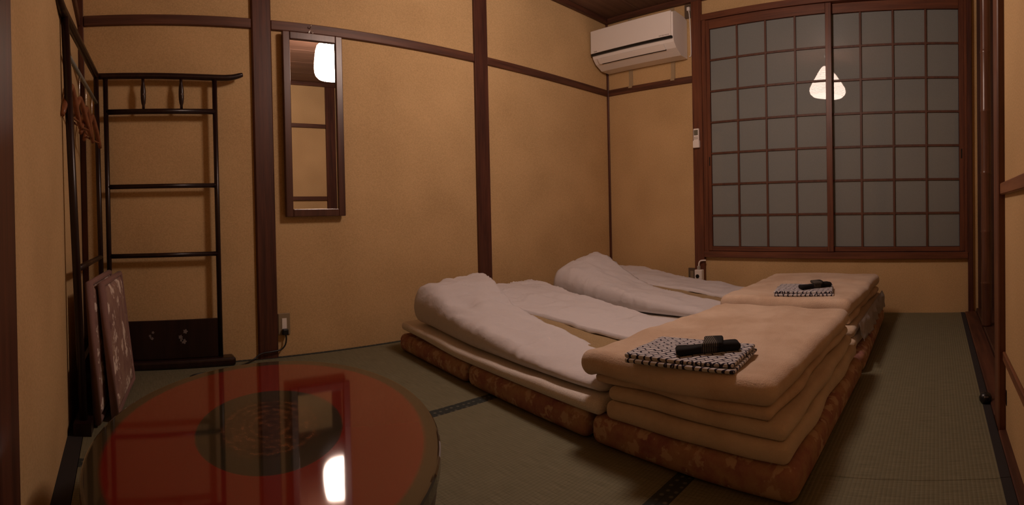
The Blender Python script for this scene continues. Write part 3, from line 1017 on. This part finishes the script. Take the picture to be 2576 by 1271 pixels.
# ---- folded robes with sashes
def robe(c, ang, w, l, z, label, label2):
    root = tagged(empty('folded_robe', (c[0], c[1], z)), label, 'robe', 'folded patterned robes')
    root.rotation_euler = (0, 0, ang)
    def local_slab(name, qd, T, z0, m, parent, seed, wr, r, wob=0.0):
        o = soft_slab(name, qd, T, m, None, r, 0.012, lambda x, y: z0, None, seed, wr, wob=wob)
        o.parent = parent
        return o
    local_slab('lower_fold', [(-w / 2 - 0.004, -l / 2), (w / 2, -l / 2 - 0.004), (w / 2 - 0.004, l / 2 + 0.006), (-w / 2, l / 2)], 0.014, 0.000, YUKATA, root, 3, 0.004, 0.006)
    local_slab('upper_fold', [(-w / 2 + 0.004, -l / 2 + 0.004), (w / 2 - 0.008, -l / 2), (w / 2 + 0.004, l / 2 - 0.01), (-w / 2 + 0.006, l / 2 + 0.004)], 0.014, 0.013, YUKATA, root, 6, 0.005, 0.006)
    ob = tagged(empty('robe_sash', (c[0], c[1], z + 0.028)), label2, 'sash', 'black robe sashes')
    ob.rotation_euler = (0, 0, ang + 0.50)
    ob.location = Vector((c[0], c[1], z + 0.027)) + Matrix.Rotation(ang, 3, 'Z') @ Vector((-0.012, -0.055, 0))
    local_slab('folded_length', [(-0.034, -0.098), (0.026, -0.090), (0.034, 0.098), (-0.026, 0.092)], 0.026, 0.0, OBI, ob, 9, 0.012, 0.0125, 0.03)
    local_slab('wrapped_end', [(-0.046, -0.030), (0.038, -0.052), (0.044, 0.004), (-0.036, 0.028)], 0.013, 0.0195, OBI, ob, 12, 0.008, 0.0063, 0.02)
    return root
robe((1.362, 0.700), 0.10, 0.235, 0.330, 0.316, 'navy and white patterned robe folded on the nearer tan blanket', 'black striped sash rolled on the nearer patterned robe')
robe((2.640, 0.690), 0.22, 0.270, 0.300, 0.322, 'navy and white patterned robe folded on the blanket below the window', 'black sash rolled on the robe below the window')

# ---- air conditioner
ac = tagged(empty('air_conditioner', (XW, 2.34, 2.0)), 'white wall air conditioner with black stripe in the upper corner', 'air conditioner')
y0, y1 = 1.945, 2.735
back = [(XW - 0.012, 2.010), (XW - 0.012, 2.318), (XW - 0.060, 2.335), (XW - 0.210, 2.335), (XW - 0.248, 2.318), (XW - 0.250, 2.128), (XW - 0.236, 2.090), (XW - 0.200, 2.052), (XW - 0.120, 2.012)]
extrude_profile('body', back, y0, y1, AC_WHITE, ac)
extrude_profile('front_panel', [(XW - 0.248, 2.330), (XW - 0.262, 2.322), (XW - 0.264, 2.132), (XW - 0.248, 2.132)], y0 + 0.012, y1 + 0.004, AC_WHITE, ac)
box('black_stripe', (XW - 0.262, y0 + 0.004, 2.112), (XW - 0.246, y1 + 0.004, 2.1305), BLACK, ac, 0.002)
extrude_profile('air_flap', [(XW - 0.240, 2.0865), (XW - 0.246, 2.082), (XW - 0.212, 2.0465), (XW - 0.206, 2.052)], y0 + 0.09, y1 - 0.05, AC_WHITE, ac)
extrude_profile('outlet_slot', [(XW - 0.203, 2.0530), (XW - 0.206, 2.0500), (XW - 0.198, 2.0448), (XW - 0.195, 2.048)], y0 + 0.09, y1 - 0.07, BLACK, ac)
bm = bmesh.new()
for k in range(11):
    yy = y0 + 0.030 + k * 0.0085
    bbox(bm, (XW - 0.2650, yy, 2.140), (XW - 0.2635, yy + 0.0055 - 0.002 * (k % 3 == 1), 2.1465))
put('lettering', bm, INK, ac)
bm = bmesh.new()
for k in range(4):
    yy = y1 - 0.06 + k * 0.008
    bbox(bm, (XW - 0.2650, yy, 2.140), (XW - 0.2635, yy + 0.0052, 2.147))
put('lettering', bm, INK, ac)
for yy in (2.505, 2.085):
    lo_ = 'left' if yy > 2.3 else 'right'
    st = box('mounting_strap', (XW - 0.006, yy - 0.020, 1.858), (XW, yy + 0.020, 2.455), STRAP, ac, 0.001)
    box('strap_flange', (XW - 0.014, yy - 0.020, 1.858), (XW - 0.006, yy - 0.015, 2.010), STRAP, st, 0.001)
    box('strap_foot', (XW - 0.022, yy - 0.018, 1.852), (XW - 0.0145, yy + 0.018, 1.872), STRAP, st, 0.001)
tube('power_cord', [(XW - 0.022, 1.922, 2.395), (XW - 0.014, 1.920, 2.36), (XW - 0.010, 1.915, 2.25), (XW - 0.008, 1.913, 2.05), (XW - 0.010, 1.93, 2.03)], 0.004, AC_WHITE, ac, 8, 6)

so = tagged(empty('wall_socket', (XW, 1.925, 2.34)), 'brown wall socket with white plug above the air conditioner cord', 'socket')
box('plate', (XW - 0.008, 1.903, 2.338), (XW, 1.968, 2.452), PLATE_DARK, so, 0.003)
box('plug', (XW - 0.034, 1.910, 2.392), (XW - 0.008, 1.936, 2.422), AC_WHITE, so, 0.005, 2)

# ---- remote control on the window post
rc = tagged(empty('remote_control', (XW - 0.04, 1.86, 1.28)), 'white remote control with grey display hanging on the window post', 'remote control')
box('body', (XW - 0.052, 1.836, 1.284), (XW - 0.032, 1.884, 1.432), AC_WHITE, rc, 0.004, 2)
box('display', (XW - 0.0535, 1.842, 1.378), (XW - 0.0515, 1.878, 1.420), SCREEN, rc, 0.0006)
for j, z in enumerate((1.362, 1.350)):
    for yy in (1.848, 1.860, 1.872):
        box('button', (XW - 0.0540, yy - 0.004, z - 0.004), (XW - 0.0518, yy + 0.004, z + 0.004), PLASTIC_GREY, rc, 0.0006)
box('holder', (XW - 0.055, 1.832, 1.278), (XW - 0.030, 1.888, 1.336), AC_WHITE, rc, 0.003)

# ---- sockets and cables
so = tagged(empty('wall_socket', (XW, 1.92, 0.19)), 'brown wall socket low beside the window post', 'socket')
box('plate', (XW - 0.008, 1.905, 0.185), (XW, 1.972, 0.305), PLATE_DARK, so, 0.003)
box('outlet_face', (XW - 0.011, 1.924, 0.200), (XW - 0.007, 1.952, 0.280), PLATE, so, 0.001)
mt_ = tagged(empty('power_adapter', (XW - 0.03, 1.85, 0.2)), 'white square power adapter with black round face and cord above the far bed', 'adapter')
box('body', (XW - 0.075, 1.818, 0.212), (XW - 0.030, 1.882, 0.298), AC_WHITE, mt_, 0.005, 2)
lathe('round_face', [(0.0, 0.0), (0.016, 0.0), (0.016, 0.003), (0.0, 0.003)], (XW - 0.075, 1.855, 0.246), BLACK, mt_, 20, (-1, 0, 0), False)
box('plug', (XW - 0.065, 1.842, 0.296), (XW - 0.040, 1.864, 0.328), PLASTIC_GREY, mt_, 0.004, 2)
tube('cord', [(XW - 0.052, 1.853, 0.324), (XW - 0.052, 1.850, 0.352), (XW - 0.050, 1.838, 0.368), (XW - 0.046, 1.815, 0.372), (XW - 0.040, 1.795, 0.372)], 0.006, AC_WHITE, mt_, 8, 6)

so = tagged(empty('wall_socket', (0.885, YF, 0.12)), 'beige wall socket with black plug beside the thick pillar', 'socket')
box('plate', (0.850, YF - 0.008, 0.120), (0.920, YF, 0.240), PLATE, so, 0.003)
box('outlet_face', (0.871, YF - 0.011, 0.150), (0.899, YF - 0.007, 0.212), AC_WHITE, so, 0.001)
cb = tagged(empty('power_cable', (0.88, YF - 0.03, 0.12)), 'black power cable running from the wall socket along the floor behind the table', 'cable')
box('plug', (0.868, YF - 0.036, 0.122), (0.902, YF - 0.011, 0.156), BLACK, cb, 0.006, 2)
tube('wire', [(0.888, YF - 0.024, 0.124), (0.889, YF - 0.026, 0.095), (0.878, YF - 0.030, 0.065), (0.850, YF - 0.034, 0.045), (0.79, YF - 0.038, 0.040), (0.735, YF - 0.040, 0.034), (0.685, YF - 0.06, 0.010), (0.60, YF - 0.13, 0.005), (0.50, YF - 0.19, 0.005), (0.37, YF - 0.215, 0.005), (0.325, YF - 0.255, 0.005), (0.36, YF - 0.31, 0.005), (0.42, YF - 0.42, 0.005), (0.45, YF - 0.75, 0.005)], 0.0045, BLACK, cb, 8, 8)

# ---- bamboo pole in the alcove and a door stop on the threshold
BX, BY = 3.20, -0.305
pole = tagged(empty('bamboo_pole', (BX, BY, 0.03)), 'dark smoked bamboo pole standing in the alcove beside the window', 'pole')
prof = [(0.0, 0.03)]
zs = [0.03, 0.30, 0.62, 0.98, 1.36, 1.72, 2.10, 2.4999]
for a, b in zip(zs, zs[1:]):
    prof += [(0.033, a), (0.0315, a + 0.012), (0.031, (a + b) / 2), (0.0318, b - 0.010), (0.034, b - 0.003)]
prof.append((0.0, 2.4999))
lathe('culm', prof, (BX, BY, 0), BAMBOO, pole, 24)
ds = tagged(empty('door_stop', (1.985, -0.185, 0)), 'small black round door stop on the floor edge by the alcove', 'door stop')
lathe('knob', [(0.0, 0.0), (0.018, 0.0), (0.024, 0.010), (0.025, 0.022), (0.018, 0.036), (0.0, 0.040)], (1.985, -0.183, 0.0012), BLACK, ds, 20)
box('metal_clip', (1.960, -0.192, 0.026), (1.968, -0.176, 0.032), CHROME, ds, 0.001)
